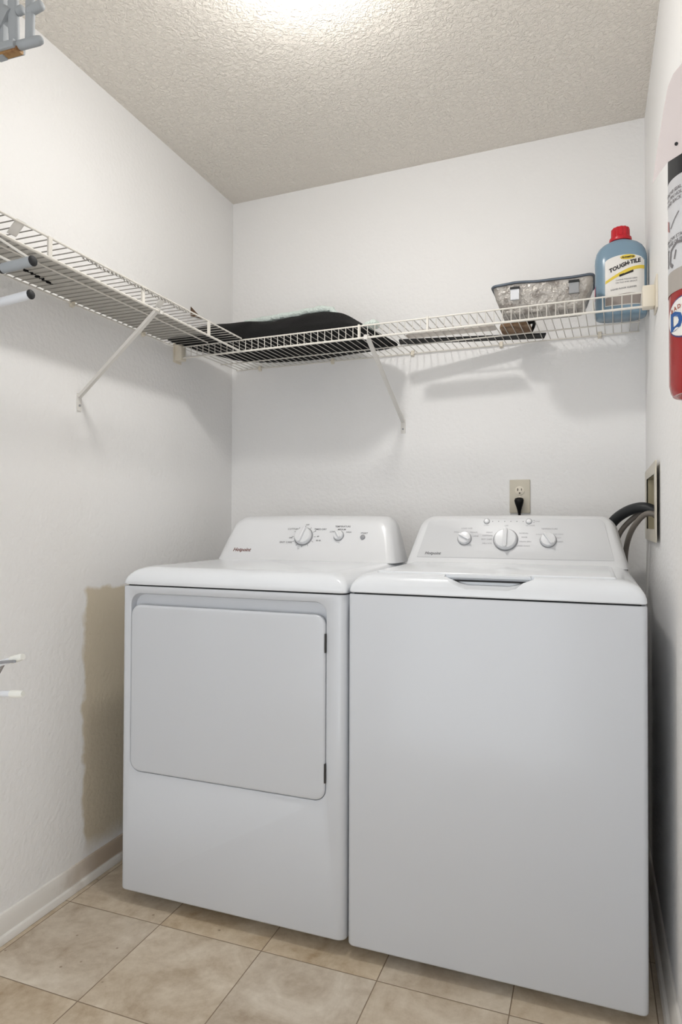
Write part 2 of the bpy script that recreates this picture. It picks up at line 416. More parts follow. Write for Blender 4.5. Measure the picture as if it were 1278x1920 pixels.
def feet(x0, x1, z, parent):
    for fx in (x0+0.05, x1-0.05):
        for fy in (YFR+0.13, YBK-0.06):
            b = bmesh.new(); lathe(b, [(0.018, 0.0008), (0.020, 0.004), (0.018, 0.012), (0.007, 0.014), (0.007, z+0.002)], (fx, fy, 0), 16)
            obj('levelling_foot', b, M_dark, parent)

# dryer
dx0, dx1 = -1.2592, -0.5762; dc = (dx0+dx1)/2
t = thing('clothes_dryer', 'white front-loading clothes dryer with closed square door, left of the washer', 'dryer', (dc, 1.9, 0))
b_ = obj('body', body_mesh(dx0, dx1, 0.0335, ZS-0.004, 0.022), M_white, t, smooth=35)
cb = bmesh.new()
HX0, HX1, HZ0, HZ1 = -1.2325, -0.6285, 0.3735, 0.8815
rings = []
for ins, y in ((-0.006, YFR-0.006), (-0.0015, YFR-0.0002), (0.0015, YFR+0.002), (0.0025, YFR+0.009), (0.006, YFR+0.020)):
    rings.append([(x, y, z) for x, z in rrect(HX0+ins, HX1-ins, HZ0+ins, HZ1-ins, 0.032, 7)])
loft(cb, rings); cut(b_, cb)
bm = bmesh.new(); box(bm, (dx0+0.012, YFR+0.012, ZS-0.02), (dx1-0.012, YBK-0.01, ZS+0.01)); obj('dark_seam_fill', bm, M_dark, t, smooth=0)  # dark block set inside the seam, stands in for its shade
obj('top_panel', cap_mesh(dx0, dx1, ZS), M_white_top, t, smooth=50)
bm = bmesh.new(); rings = []
for ins, y in ((0.004, YFR+0.0175), (0.0, YFR+0.012), (0.0, YFR+0.003), (0.0014, YFR-0.0005), (0.004, YFR-0.0022), (0.008, YFR-0.003)):
    rings.append([(x, y, z) for x, z in rrect(-1.2293+ins, -0.6318-ins, 0.3768+ins, 0.8465-ins, 0.030-ins*0.5, 8)])
loft(bm, rings); door = obj('door', bm, M_white, t, smooth=50)
for zz in (0.776, 0.448):
    bm = bmesh.new(); box(bm, (-0.6335, YFR-0.0035, zz-0.024), (-0.6295, YFR+0.006, zz+0.024)); obj('hinge', bm, M_hinge, t, smooth=0)
con = obj('control_console', console_mesh(dc), M_console, t, smooth=50)
knob(-0.925, 1.033, 0.031, 0.026, math.radians(-14), t, name='timer_knob')
knob(-0.797, 1.037, 0.017, 0.020, math.radians(35), t, name='temperature_knob')
bm = bmesh.new(); lathe(bm, [(0.0085, 0), (0.0085, 0.003), (0.006, 0.005), (0.001, 0.0055)], (0, 0, 0), 24); bm.transform(face_matrix(-0.711, 1.033)); obj('start_button', bm, M_button, t)
bm = bmesh.new()
for s, x, z, sz in (('COTTONS', -0.968, 1.058, 0.0075), ('EASY CARE', -0.988, 1.013, 0.0075), ('OFF', -0.919, 1.073, 0.006), ('TIMED DRY', -0.868, 1.058, 0.0072),
                    ('OFF', -0.973, 1.028, 0.006), ('60', -0.872, 1.034, 0.006), ('80 40', -0.868, 1.020, 0.006), ('0', -0.885, 1.052, 0.006),
                    ('TEMPERATURE', -0.788, 1.068, 0.0068), ('MEDIUM', -0.790, 1.058, 0.0062), ('LOW', -0.823, 1.050, 0.0062), ('HIGH', -0.763, 1.049, 0.0062), ('START', -0.708, 1.046, 0.0068)):
    text_bm(bm, s, sz*1.25, on_face(x, z), bold=0.00012)
for a in range(-150, 181, 30):
    q = math.radians(a); m_ = face_matrix(-0.925+0.041*math.sin(q), 1.033+0.0365*math.cos(q)*0.9, -q)
    box(bm, (-0.0006, -0.0035, 0.0), (0.0006, 0.0035, 0.0006), m_)
obj('printed_markings', bm, M_print, t, smooth=0)
bm = bmesh.new(); text_bm(bm, 'Hotpoint', 0.0185, on_face(-1.152, 0.985), bold=0.0005, shear=0.3); obj('maker_logo', bm, M_logo, t, smooth=0)
bm = bmesh.new(); rbox(bm, (-1.163, 2.020, CZ0-0.001), (-1.098, 2.046, CZ0+0.0012), 0.0005); obj('data_plate', bm, M_panelgrey, t, smooth=0)
feet(dx0, dx1, 0.0335, t)

# washer
wx0, wx1 = -0.571, 0.112; wc = (wx0+wx1)/2
ZW = ZS+0.0045
t = thing('washing_machine', 'white top-loading washing machine with round dials, beside the right wall', 'washer', (wc, 1.9, 0))
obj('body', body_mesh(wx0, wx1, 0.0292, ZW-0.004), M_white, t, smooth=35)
bm = bmesh.new(); box(bm, (wx0+0.012, YFR+0.012, ZW-0.02), (wx1-0.012, YBK-0.01, ZW+0.01)); obj('dark_seam_fill', bm, M_dark, t, smooth=0)  # same dark stand-in for shade inside the washer seam
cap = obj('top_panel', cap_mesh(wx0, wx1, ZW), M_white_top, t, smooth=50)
# finger scoop in the front edge of the top
cb = bmesh.new(); hx = -0.2295
sc_top = [(hx-0.104, 0.0), (hx+0.104, 0.0)]
def trap(z, k, yb2): return [(hx-0.104+0.055*k, 1.545, z), (hx+0.104-0.055*k, 1.545, z), (hx+0.104-0.055*k, yb2, z+0.014*(1 if k else 0)), (hx-0.104+0.055*k, yb2, z+0.014*(1 if k else 0))]
loft(cb, [trap(ZW+0.070, 0.0, 1.606), trap(ZW+0.044, 0.0, 1.606), trap(ZW+0.0165, 0.7, 1.606), trap(ZW+0.0125, 1, 1.606)])
cut(cap, cb)
bm = bmesh.new(); rings = []
for ins, z in ((0.003, ZW+0.040), (0.0, ZW+0.044), (0.0, ZW+0.0505), (0.0015, ZW+0.0525), (0.005, ZW+0.0535)):
    rings.append([(x, y, z) for x, y in rrect(wx0+0.060+ins, wx1-0.060-ins, 1.6085+ins, 2.02-ins, 0.012, 5)])
loft(bm, rings); lid = obj('lid', bm, M_white_top, t, smooth=50)
bm = bmesh.new(); rings = []
for k in range(7):
    a = PI/2*k/6
    rings.append([(hx-0.100+0.004*k/6, 1.604-0.006*math.sin(a), ZW+0.040+0.010*(1-math.cos(a))), (hx+0.100-0.004*k/6, 1.604-0.006*math.sin(a), ZW+0.040+0.010*(1-math.cos(a))),
                  (hx+0.100-0.004*k/6, 1.612, ZW+0.040+0.012*k/6), (hx-0.100+0.004*k/6, 1.612, ZW+0.040+0.012*k/6)])
loft(bm, rings); obj('lid_handle', bm, M_white_top, lid, smooth=40)
bm = bmesh.new(); box(bm, (hx-0.086, 1.5985, ZW+0.0335), (hx+0.086, 1.6058, ZW+0.0375)); obj('gap_shade_strip', bm, M_dark, lid, smooth=0)  # dark strip painted in as the shade under the lid lip
obj('control_console', console_mesh(wc, 0.036), M_console, t, smooth=50)
bm = bmesh.new(); rings = []
for ins, d in ((0.0, -0.001), (0.0, 0.0008), (0.001, 0.0014)):
    o = console_outline(wc, 0.290, 0.262, 0.974, 1.0945, 0.022, ins)
    o = [(x, max(z, 0.974+ins)) for x, z in o]
    rings.append([(x, cface(z, d), z) for x, z in o])
loft(bm, rings); pnl = obj('control_panel', bm, M_panelgrey, t, smooth=30)
knob(-0.3735, 1.032, 0.0205, 0.022, math.radians(62), t, name='load_knob')
knob(-0.2475, 1.030, 0.0345, 0.026, math.radians(0), t, name='cycle_knob')
knob(-0.1225, 1.030, 0.0225, 0.022, math.radians(35), t, name='temperature_knob')
for x in (-0.3085, -0.1805):
    bm = bmesh.new(); lathe(bm, [(0.008, 0.001), (0.008, 0.003), (0.006, 0.006), (0.001, 0.0065)], (0, 0, 0), 24); bm.transform(face_matrix(x, 1.0865)); obj('push_button', bm, M_console, t)
    bm = bmesh.new(); lathe(bm, [(0.0098, 0.0), (0.0098, 0.0018), (0.008, 0.0022)], (0, 0, 0), 24); bm.transform(face_matrix(x, 1.0865)); obj('button_ring', bm, M_button, t)
IM = face_matrix(0, CZ0).to_3x3().to_4x4()
for px_, pz_, pr_ in [(-0.2905+0.0185*k, 1.0865, 0.0016) for k in range(6)]+[(-0.166, 1.0835, 0.0013), (-0.166, 1.0895, 0.0013)]:
    bm = bmesh.new(); lathe(bm, [(pr_, 0.0012), (pr_, 0.0018)], tuple(face_matrix(px_, pz_).translation), 10, IM); obj('indicator_light', bm, M_button, t, smooth=0)
bm = bmesh.new()
D2 = 0.0019
for s, x, z, sz in (('LOAD SIZE', -0.369, 1.064, 0.006), ('SMALL', -0.400, 1.052, 0.0052), ('MEDIUM', -0.347, 1.052, 0.0052), ('LARGE', -0.340, 1.040, 0.0052),
                    ('TEMPERATURE', -0.120, 1.064, 0.006), ('COLD', -0.150, 1.047, 0.0052), ('HOT', -0.092, 1.037, 0.0052), ('WARM', -0.090, 1.026, 0.0052), ('TAP COLD', -0.094, 1.048, 0.005),
                    ('START', -0.308, 1.074, 0.005), ('LID LOCK', -0.176, 1.074, 0.005), ('SOAK', -0.156, 1.0865, 0.005),
                    ('HEAVY', -0.298, 1.052, 0.0055), ('COTTONS', -0.303, 1.042, 0.0055), ('EASY CARE', -0.305, 1.031, 0.0055), ('DELICATE', -0.303, 1.018, 0.0055),
                    ('NORMAL', -0.194, 1.050, 0.0055), ('RINSE', -0.192, 1.038, 0.0055), ('DRAIN SPIN', -0.189, 1.025, 0.0055), ('SPEED WASH', -0.194, 1.012, 0.0055), ('OFF', -0.2475, 1.073, 0.0055)):
    text_bm(bm, s, sz*1.2, on_face(x, z, D2))
obj('printed_markings', bm, M_print_soft, t, smooth=0)
bm = bmesh.new(); text_bm(bm, 'Hotpoint', 0.0135, on_face(-0.470, 0.9855, D2), bold=0.0003, shear=0.3); obj('maker_logo', bm, M_print, t, smooth=0)
feet(wx0, wx1, 0.0292, t)

# ------------------------------------------------------------------ wire shelves
ZD = 1.726; WR = 0.0015
def wire_shelf(t, L, depth, lip, P, braces, dense, strut, rails, ends, wires_from=0.0, d0=0.006, strut_off=0.08, wm=None):
    """P(s, d, z): s along the wall, d out from the wall"""
    bm = bmesh.new(); n = int(L/0.0254)
    for k in range(n+1):
        s = wires_from + k*0.0254
        pts = [P(s, d0, ZD), P(s, depth, ZD)]
        if dense: pts += [P(s, depth+0.0005, ZD-lip)]
        tube(bm, pts[:2], WR, 5)
        if dense: tube(bm, [P(s, depth, ZD), P(s, depth, ZD-lip)], WR*0.95, 5)
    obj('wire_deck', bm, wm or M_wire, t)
    a, b = wires_from-0.004, wires_from+n*0.0254+0.004
    for nm, d, z, r in (('wall_rod', d0, ZD-0.0035, 0.0024), ('middle_rod', rails, ZD-0.004, 0.0025), ('front_rod', depth, ZD-0.002, 0.0026), ('lip_rod', depth, ZD-lip, 0.0036)):
        bm = bmesh.new(); tube(bm, [P(a, d, z), P(b, d, z)], r, 8); obj(nm, bm, M_wire, t)
    s = wires_from + strut_off
    while s < b:
        if strut: 
            bm = bmesh.new(); q = [P(s-0.0055, depth-0.0015, ZD), P(s+0.0055, depth-0.0015, ZD), P(s+0.0055, depth+0.0035, ZD), P(s-0.0055, depth+0.0035, ZD)]
            r2 = [Vector(p)-Vector((0, 0, lip)) for p in q]
            loft(bm, [r2, q]); obj('lip_strut', bm, M_wire, t, smooth=0)
        s += strut if strut else 99
    s = wires_from+0.11     # wall clips
    while s < b:
        c = bmesh.new(); 
        pts = [P(s-0.006, 0.001, ZD-0.014), P(s+0.006, 0.001, ZD-0.014), P(s+0.006, 0.011, ZD-0.010), P(s-0.006, 0.011, ZD-0.010)]
        top = [P(s-0.006, 0.001, ZD+0.010), P(s+0.006, 0.001, ZD+0.010), P(s+0.006, 0.011, ZD+0.004), P(s-0.006, 0.011, ZD+0.004)]
        loft(c, [pts, top]); obj('wall_clip', c, M_bracket, t, smooth=0)
        s += 0.33
    for s, zf in braces:
        c = bmesh.new()
        A = Vector(P(s, depth-0.002, ZD-lip+0.006)); B = Vector(P(s, 0.006, zf))
        side = (Vector(P(s+0.01, 0, 0))-Vector(P(s, 0, 0))).normalized(); d = (B-A).normalized(); u = side.cross(d).normalized()
        # U channel brace
        prof = [(-0.0065, 0.0), (0.0065, 0.0), (0.0065, 0.009), (0.005, 0.009), (0.005, 0.0015), (-0.005, 0.0015), (-0.005, 0.009), (-0.0065, 0.009)]
        loft(c, [[e+side*x+u*y for x, y in prof] for e in (A, B)])
        # hook over the lip rod
        hk = [Vector(P(s, depth-0.008, ZD-lip-0.004)), Vector(P(s, depth+0.0055, ZD-lip-0.0065)), Vector(P(s, depth+0.007, ZD-lip+0.004)), Vector(P(s, depth+0.003, ZD-lip+0.007))]
        for i in range(3):
            w = side*0.0065; e = Vector((0, 0, 0.0016))
            loft(c, [[hk[i]-w, hk[i]+w, hk[i]+w+e, hk[i]-w+e], [hk[i+1]-w, hk[i+1]+w, hk[i+1]+w+e, hk[i+1]-w+e]])
        br = obj('support_brace', c, M_brace, t, smooth=0)
        c = bmesh.new()
        q = [(-0.0085, -0.040), (0.0085, -0.040), (0.0085, 0.012), (-0.0085, 0.012)]
        o0 = Vector(P(s, 0.0005, zf)); o1 = Vector(P(s, 0.0035, zf))
        loft(c, [[o0+side*x+Vector((0, 0, z)) for x, z in q], [o1+side*x+Vector((0, 0, z)) for x, z in q]])
        obj('foot_plate', c, M_brace, br, smooth=0)
        c = bmesh.new(); dirv = (o1-o0).normalized(); e0 = o1+Vector((0, 0, -0.024)); tube(c, [e0, e0+dirv*0.002], 0.0035, 10); obj('screw', c, M_button, br)
    for fn in ends: fn(t)

def PB(s, d, z):       # back shelf, s measured from the left wall
    c, sn = math.cos(BANG), math.sin(BANG)
    return (XL + s*c + d*sn, YB + s*sn - d*c, z)
def PL(s, d, z): return (XL + d, s, z)
t = thing('wire_shelf', 'long white wire shelf on the back wall above the machines', 'shelf', (XL, YB, ZD), None)
def end_back(t):
    c = bmesh.new(); rbox(c, (XL+0.0005, 2.054, ZD-0.052), (XL+0.030, 2.086, ZD+0.006), 0.002); box(c, (XL+0.0005, 2.046, ZD-0.060), (XL+0.003, 2.094, ZD+0.010)); obj('end_bracket', c, M_bracket, t)
    c = bmesh.new(); rbox(c, (XR-0.036, 1.994, ZD-0.048), (XR-0.004, 2.030, ZD+0.012), 0.003); box(c, (XR-0.0045, 1.960, ZD-0.062), (XR-0.0005, 2.036, ZD+0.028)); obj('end_bracket', c, M_bracket, t)
wire_shelf(t, 1.56, 0.405, 0.042, PB, [(0.760, 1.462)], True, 0.0, 0.125, [end_back], wires_from=0.028, wm=mat('wire_coating', (206, 202, 195), rough=0.4))  # deck wires greyer than the white rods, underside shade put into the colour
# a clip on the lip beside the tray and two near the brace
for x in (0.735, 0.965):
    c = bmesh.new(); q0 = [PB(x-0.003, 0.403, ZD+0.003), PB(x+0.003, 0.403, ZD+0.003), PB(x+0.003, 0.409, ZD+0.003), PB(x-0.003, 0.409, ZD+0.003)]
    q1 = [Vector(p)-Vector((0, 0, 0.048)) for p in q0]; loft(c, [q1, q0]); obj('lip_clip', c, M_wire, t, smooth=0)
t = thing('wire_shelf', 'white wire shelf along the left wall meeting the back shelf', 'shelf', (XL, 1.2, ZD))
def end_left(t): pass
wire_shelf(t, 1.62, 0.286, 0.048, PL, [(1.572, 1.452)], False, 0.333, 0.150, [end_left], wires_from=0.436, strut_off=0.06, wm=mat('shaded_wire_coating', (150, 147, 141), rough=0.45))  # white wires greyed further, the shade below this deck is in their colour
for s in (1.086, 1.60):
    c = bmesh.new()
    q = [PL(s-0.012, 0.280, ZD+0.004), PL(s+0.012, 0.280, ZD+0.004), PL(s+0.004, 0.262, ZD-0.026), PL(s-0.020, 0.262, ZD-0.026)]
    q2 = [Vector(p)+Vector((0.003, 0, 0.0)) for p in q]; loft(c, [q, q2]); obj('rod_clip', c, M_brace, t, smooth=0)

# ------------------------------------------------------------------ things on the back shelf
ZT = ZD + 0.0026
# black fleece-backed mat folded in a heap
def mat_heap():
    foot = [(-1.10, 2.075), (-0.95, 2.062), (-0.80, 2.058), (-0.735, 2.075), (-0.69, 2.14), (-0.665, 2.24), (-0.66, 2.33), (-0.72, 2.375), (-0.85, 2.395), (-1.0, 2.430), (-1.15, 2.425), (-1.25, 2.40), (-1.325, 2.34), (-1.365, 2.24), (-1.40, 2.12), (-1.412, 1.99), (-1.36, 1.952), (-1.25, 1.955), (-1.19, 1.99), (-1.15, 2.05)]
    # resample
    pts = smooth_path([(x, y, 0) for x, y in foot+[foot[0]]], 5)[:-1]
    def crest(x):
        x = max(-1.22, min(-0.88, x)); return x, 2.30 - 0.02*(x+1.36)
    def hgt(x):
        if x < -0.94: return 0.102+0.020*(x+1.30)/0.36
        return 0.004+0.118*max(0.0, 1-((x+0.94)/0.28)**2)**0.8
    rings = [[(p.x, p.y, ZT+0.001) for p in pts]]
    for i in range(1, 13):
        q = i/12
        ring = []
        for p in pts:
            cx, cy = crest(p.x); x = p.x+(cx-p.x)*q; y = p.y+(cy-p.y)*q
            z = ZT+0.008+hgt(x)*(math.sin(q*PI/2)**0.9) if i else ZT
            w = mnoise.noise(Vector((x*14, y*14, 0)))*0.006
            ring.append((x, y, max(ZT+0.004, z+w)))
        rings.append(ring)
    b = bmesh.new(); loft(b, rings); return b, crest, hgt
b, crest, hgt = mat_heap()
t = thing('folded_mat', 'black folded mat with pale seafoam fleece edge heaped in the shelf corner', 'mat', (-1.05, 2.25, ZT))
obj('backing', b, M_black, t, smooth=60)
bm = bmesh.new(); pts = []; rr = []
for k in range(61):
    x = -1.24 + (0.44)*k/60
    cx, cy = crest(x); 
    z = ZT+0.008+hgt(x)+0.007+0.004*mnoise.noise(Vector((x*30, 3, 0)))
    if x > -0.88: cy -= (x+0.88)*0.5; z = min(z, ZT+0.125-0.9*(x+0.88))
    pts.append((x, cy-0.058, z-0.006)); rr.append(0.0120+0.004*mnoise.noise(Vector((x*22, 9, 1)))+0.0)
tube(bm, pts, rr, 10); obj('fleece_edge', bm, M_fleece, t, smooth=70)
bm = bmesh.new()
for k in range(26):
    a = random.uniform(0, 2*PI); rad = random.uniform(0.008, 0.016)
    px = -0.79+0.12*k/26; py = 2.24-0.14*k/26+random.uniform(-0.012, 0.012)
    s = bmesh.new(); bmesh.ops.create_icosphere(s, subdivisions=2, radius=rad, matrix=Matrix.Translation((px, py, ZT+0.014+0.03*(1-k/26)*random.random()+rad*0.3))); merge(bm, s)
obj('fleece_tuft', bm, M_fleece, t, smooth=70)

# thin black slat
bm = bmesh.new()
A, B = Vector((-0.645, 2.298, 0)), Vector((-0.150, 2.392, 0)); d = (B-A).normalized(); n_ = Vector((-d.y, d.x, 0))
q = [A-n_*0.028, B-n_*0.028, B+n_*0.026, A+n_*0.026]
loft(bm, [[p+Vector((0, 0, ZT)) for p in q], [p+Vector((0, 0, ZT+0.005)) for p in q]])
tag(obj('slat', bm, M_blackp, None, smooth=0), 'thin flat black slat lying lengthwise near the back of the wire shelf', 'slat')

# pale bag and brown paper packet under the tray
def packet(x0, x1, y0, y1, h, seedv):
    b = bmesh.new(); rings = []
    base = rrect(x0, x1, y0, y1, 0.015, 5); cx, cy = (x0+x1)/2, (y0+y1)/2
    for i in range(8):
        q = i/7; k = math.cos(q*PI/2*0.93)**0.45
        ring = []
        for x, y in base:
            px = cx+(x-cx)*k; py = cy+(y-cy)*k
            w = 1+0.25*mnoise.noise(Vector((px*25, py*25, seedv)))
            ring.append((px, py, ZT+h*math.sin(q*PI/2)*w+0.0003))
        rings.append(ring)
    loft(b, rings); return b
tag(obj('plastic_bag', packet(-0.60, -0.295, 2.205, 2.262, 0.014, 4), M_bag, None, 60), 'pale crumpled plastic bag lying flat left of the foil tray', 'bag')
t = thing('paper_packet', 'small brown paper packet with black edge lying behind the foil tray', 'packet', (-0.225, 2.32, ZT))
obj('wrapper', packet(-0.285, -0.186, 2.228, 2.325, 0.024, 8), M_kraft, t, 60)
bm = bmesh.new()
tube(bm, smooth_path([(-0.190, 2.230, ZT+0.006), (-0.178, 2.255, ZT+0.014), (-0.180, 2.300, ZT+0.016), (-0.190, 2.328, ZT+0.006)], 5), 0.0055, 8); obj('black_edge', bm, M_black, t, 60)

# foil tray
t = thing('foil_tray', 'dull silver foil baking tray with dark rim, left of the blue bottle', 'tray', (-0.145, 2.255, ZT))
bm = bmesh.new(); rings = []
TX0, TX1, TY0, TY1, TH = -0.291, 0.009, 2.082, 2.222, 0.088
def tray_ring(ins, z, wob=0.0):
    r = []
    for k, (x, y) in enumerate(rrect(TX0+ins, TX1-ins, TY0+ins*0.8, TY1-ins*0.8, 0.018, 8)):
        r.append((x, y, z + wob*mnoise.noise(Vector((x*18, y*18, 2.2)))))
    return r
def dense_ring(ins, z, wob=0.0, cr=0.0):
    base = tray_ring(ins, z, 0)
    out = []
    n = len(base)
    for i in range(n):
        a, b2 = Vector(base[i]), Vector(base[(i+1) % n]); m_ = max(1, int((b2-a).length/0.008)) if (b2-a).length > 0.02 else 1
        cnt = 24 if abs(b2.x-a.x) > 0.1 else (14 if abs(b2.y-a.y) > 0.05 else 1)
        for k in range(cnt):
            p = a.lerp(b2, k/cnt)
            p.z += wob*mnoise.noise(Vector((p.x*16, p.y*16, 2.2)))
            cxv = Vector(((TX0+TX1)/2-p.x, (TY0+TY1)/2-p.y, 0)).normalized()
            p += cxv*cr*mnoise.noise(Vector((p.x*60, p.y*60, z*30)))
            out.append(p)
    return out
for ins, z, w, cr in ((0.034, ZT+0.0006, 0, 0.0), (0.031, ZT+0.003, 0, 0.002), (0.020, ZT+0.028, 0.002, 0.004), (0.012, ZT+0.052, 0.003, 0.004), (0.006, ZT+TH-0.012, 0.004, 0.003), (0.004, ZT+TH-0.003, 0.005, 0.002),
                      (0.007, ZT+TH-0.004, 0.005, 0.0), (0.014, ZT+0.052, 0.003, 0.0), (0.029, ZT+0.006, 0, 0)):
    rings.append(dense_ring(ins, z, w, cr))
loft(bm, rings, cap0=True, cap1=True); obj('pan', bm, M_foil, t, 60)
bm = bmesh.new(); rr_ = dense_ring(0.002, ZT+TH, 0.005)
for a, b2 in ((0.0, 0),):
    path = [Vector(p) for p in rr_]+[Vector(rr_[0])]
    tube(bm, path, 0.0042, 7, caps=False)
obj('rolled_rim', bm, M_foilrim, t, 60)
for tx, wdt in ((-0.232, 0.026), (-0.062, 0.028)):
    bm = bmesh.new(); rbox(bm, (tx, TY0-0.002, ZT+TH-0.050), (tx+wdt, TY0+0.0065, ZT+TH-0.016), 0.001, 1); tb = obj('side_tab', bm, M_tube if tx < -0.1 else M_button, t, 0)
    bm = bmesh.new(); box(bm, (tx-0.001, TY0-0.004, ZT+TH-0.018), (tx+wdt+0.001, TY0+0.004, ZT+TH-0.011)); obj('tab_slot', bm, M_dark, tb, 0)

# bottle
M_bottle = mat('blue_translucent_plastic', (140, 168, 188), rough=0.22, trans=0.2, ior=1.4)
M_cap = mat('red_plastic_cap', (196, 24, 40), rough=0.3)
M_label = mat('white_paper_label', (236, 233, 228), rough=0.45)
M_yellow = mat('yellow_ink', (232, 204, 74), rough=0.5)
M_blackink = mat('black_ink', (32, 28, 30), rough=0.5)
M_greyink = mat('grey_ink', (140, 138, 140), rough=0.5)
M_taupe = mat('taupe_band', (150, 140, 134), rough=0.5)
M_pink = mat('pink_sticker', (222, 130, 148), rough=0.5)
BC = Vector((0.0865, 2.262, ZT)); BROT = Matrix.Rotation(math.radians(1), 4, 'Z')
BA, BB = 0.0765, 0.048
def sup(a, b, th, n=2.8):
    c, s = math.cos(th), math.sin(th)
    return (a*abs(c)**(2/n)*(1 if c >= 0 else -1), b*abs(s)**(2/n)*(1 if s >= 0 else -1))
def bpt(x, y, z): return (BROT @ Vector((x, y, z))) + BC
t = thing('floor_cleaner_bottle', 'blue plastic cleaner bottle with red cap and white label on the wire shelf', 'bottle', tuple(BC))
bm = bmesh.new(); rings = []
for sa, sb, z, n in ((0.90, 0.88, 0.0, 2.8), (0.97, 0.96, 0.003, 2.8), (1.0, 1.0, 0.010, 2.8), (0.985, 0.985, 0.03, 2.8), (0.985, 0.985, 0.15, 2.8), (1.0, 1.0, 0.175, 2.8), (0.985, 0.98, 0.192, 2.7), (0.93, 0.92, 0.208, 2.6), (0.83, 0.85, 0.221, 2.5), (0.68, 0.78, 0.231, 2.3), (0.5, 0.68, 0.2375, 2.1), (0.38, 0.56, 0.241, 2.0), (0.36, 0.55, 0.250, 2.0)):
    rings.append([bpt(*sup(BA*sa, BB*sb, 2*PI*k/48, n), z) for k in range(48)])
loft(bm, rings); obj('bottle_body', bm, M_bottle, t, 60)
bm = bmesh.new()
rings = []
for r, z, fl in ((0.0325, 0.2415, 0), (0.0335, 0.245, 0), (0.0325, 0.252, 0), (0.0275, 0.2545, 0), (0.0265, 0.258, 0.0012), (0.0255, 0.281, 0.0016), (0.0235, 0.2845, 0.001), (0.015, 0.286, 0)):
    rings.append([bpt((r+fl*(1 if k % 4 < 2 else -1))*math.cos(2*PI*k/48), (r+fl*(1 if k % 4 < 2 else -1))*math.sin(2*PI*k/48), z) for k in range(48)])
loft(bm, rings); obj('cap', bm, M_cap, t, 45)
def bsurf(s, z, off):
    """point on the front of the bottle: s along the curve"""
    xs = s; nn = 2.8; a, b2 = BA*0.985, BB*0.985
    if z > 0.19: k = 1-(z-0.19)*1.2; b2 *= k
    xx = max(-a*0.999, min(a*0.999, xs)); yy = -b2*(1-abs(xx/a)**nn)**(1/nn)
    return bpt(xx, yy-off, z)
def patch(bm, outline_lo, outline_hi, s0, s1, off, n=24, m=6):
    V = []
    for i in range(n+1):
        s = s0+(s1-s0)*i/n; lo, hi = outline_lo((i/n)), outline_hi((i/n))
        V.append([bm.verts.new(bsurf(s, lo+(hi-lo)*j/m, off)) for j in range(m+1)])
    for i in range(n):
        for j in range(m): bm.faces.new((V[i][j], V[i+1][j], V[i+1][j+1], V[i][j+1]))
bm = bmesh.new(); LO, HI = (lambda q: 0.028), (lambda q: 0.168+0.016*math.sin(min(1, max(0, q))*PI)**0.6)
patch(bm, LO, HI, -0.047, 0.066, 0.0010); lb = obj('label', bm, M_label, t, 60)
bm = bmesh.new(); patch(bm, lambda q: 0.030, lambda q: 0.054+0.010*math.sin(q*PI*0.8), -0.046, 0.065, 0.0016); obj('label_band', bm, M_taupe, lb, 60)
bm = bmesh.new(); patch(bm, lambda q: 0.098+0.040*math.sin(q*PI/2), lambda q: 0.107+0.042*math.sin(q*PI/2), -0.046, 0.066, 0.0014)
def oval(bm, cs, cz, rs, rz, off, f, n=28): 
    bm.faces.new([bm.verts.new(f(cs+rs*math.cos(2*PI*k/n), cz+rz*math.sin(2*PI*k/n), off)) for k in range(n)])
oval(bm, 0.018, 0.1755, 0.022, 0.0075, 0.0018, bsurf); obj('yellow_swoosh', bm, M_yellow, lb, 0)
bm = bmesh.new()
def arcp(cs, cz, off, rot=0.0):
    c, s = math.cos(rot), math.sin(rot)
    return lambda u, v: bsurf(cs+u*c-v*s, cz+u*s+v*c, off)
text_bm(bm, 'Armatrca', 0.0095, arcp(0.018, 0.1755, 0.0024, 0.05), bold=0.0003, shear=0.35)
text_bm(bm, 'TOUGH', 0.0165, arcp(-0.008, 0.1465, 0.0020, 0.36), bold=0.0007, shear=0.25)
text_bm(bm, 'ON', 0.0070, arcp(0.0185, 0.1555, 0.0020, 0.28), bold=0.0003)
text_bm(bm, 'TILE', 0.0165, arcp(0.039, 0.1605, 0.0020, 0.2), bold=0.0007, shear=0.2)
for k in range(2):
    z = 0.127+0.004*0
box_pts = [(-0.006, 0.1155), (0.034, 0.1275), (0.034, 0.1345), (-0.006, 0.1225)]
bm.faces.new([bm.verts.new(bsurf(a, b2, 0.0020)) for a, b2 in box_pts])
obj('label_lettering', bm, M_blackink, lb, 0)
bm = bmesh.new()
text_bm(bm, 'CLEANS TOUGH DIRT', 0.0062, arcp(0.014, 0.107, 0.0020, 0.05), bold=0.0001)
text_bm(bm, 'ON TILE AND GROUT', 0.0062, arcp(0.014, 0.0985, 0.0020, 0.05), bold=0.0001)
text_bm(bm, 'LIQUID FLOOR CLEANER', 0.0066, arcp(0.006, 0.080, 0.0020, 0.08), bold=0.0002)
obj('small_print', bm, M_greyink, lb, 0)
bm = bmesh.new(); s_ = bmesh.new()
pp = [(-0.0748, -0.020, 0.070), (-0.0748, 0.018, 0.066), (-0.0748, 0.020, 0.098), (-0.0748, -0.018, 0.104)]
q0 = [bpt(*p) for p in pp]; q1 = [bpt(p[0]-0.0012, p[1], p[2]) for p in pp]; loft(bm, [q0, q1]); s_.free(); obj('side_sticker', bm, M_pink, t, 0)

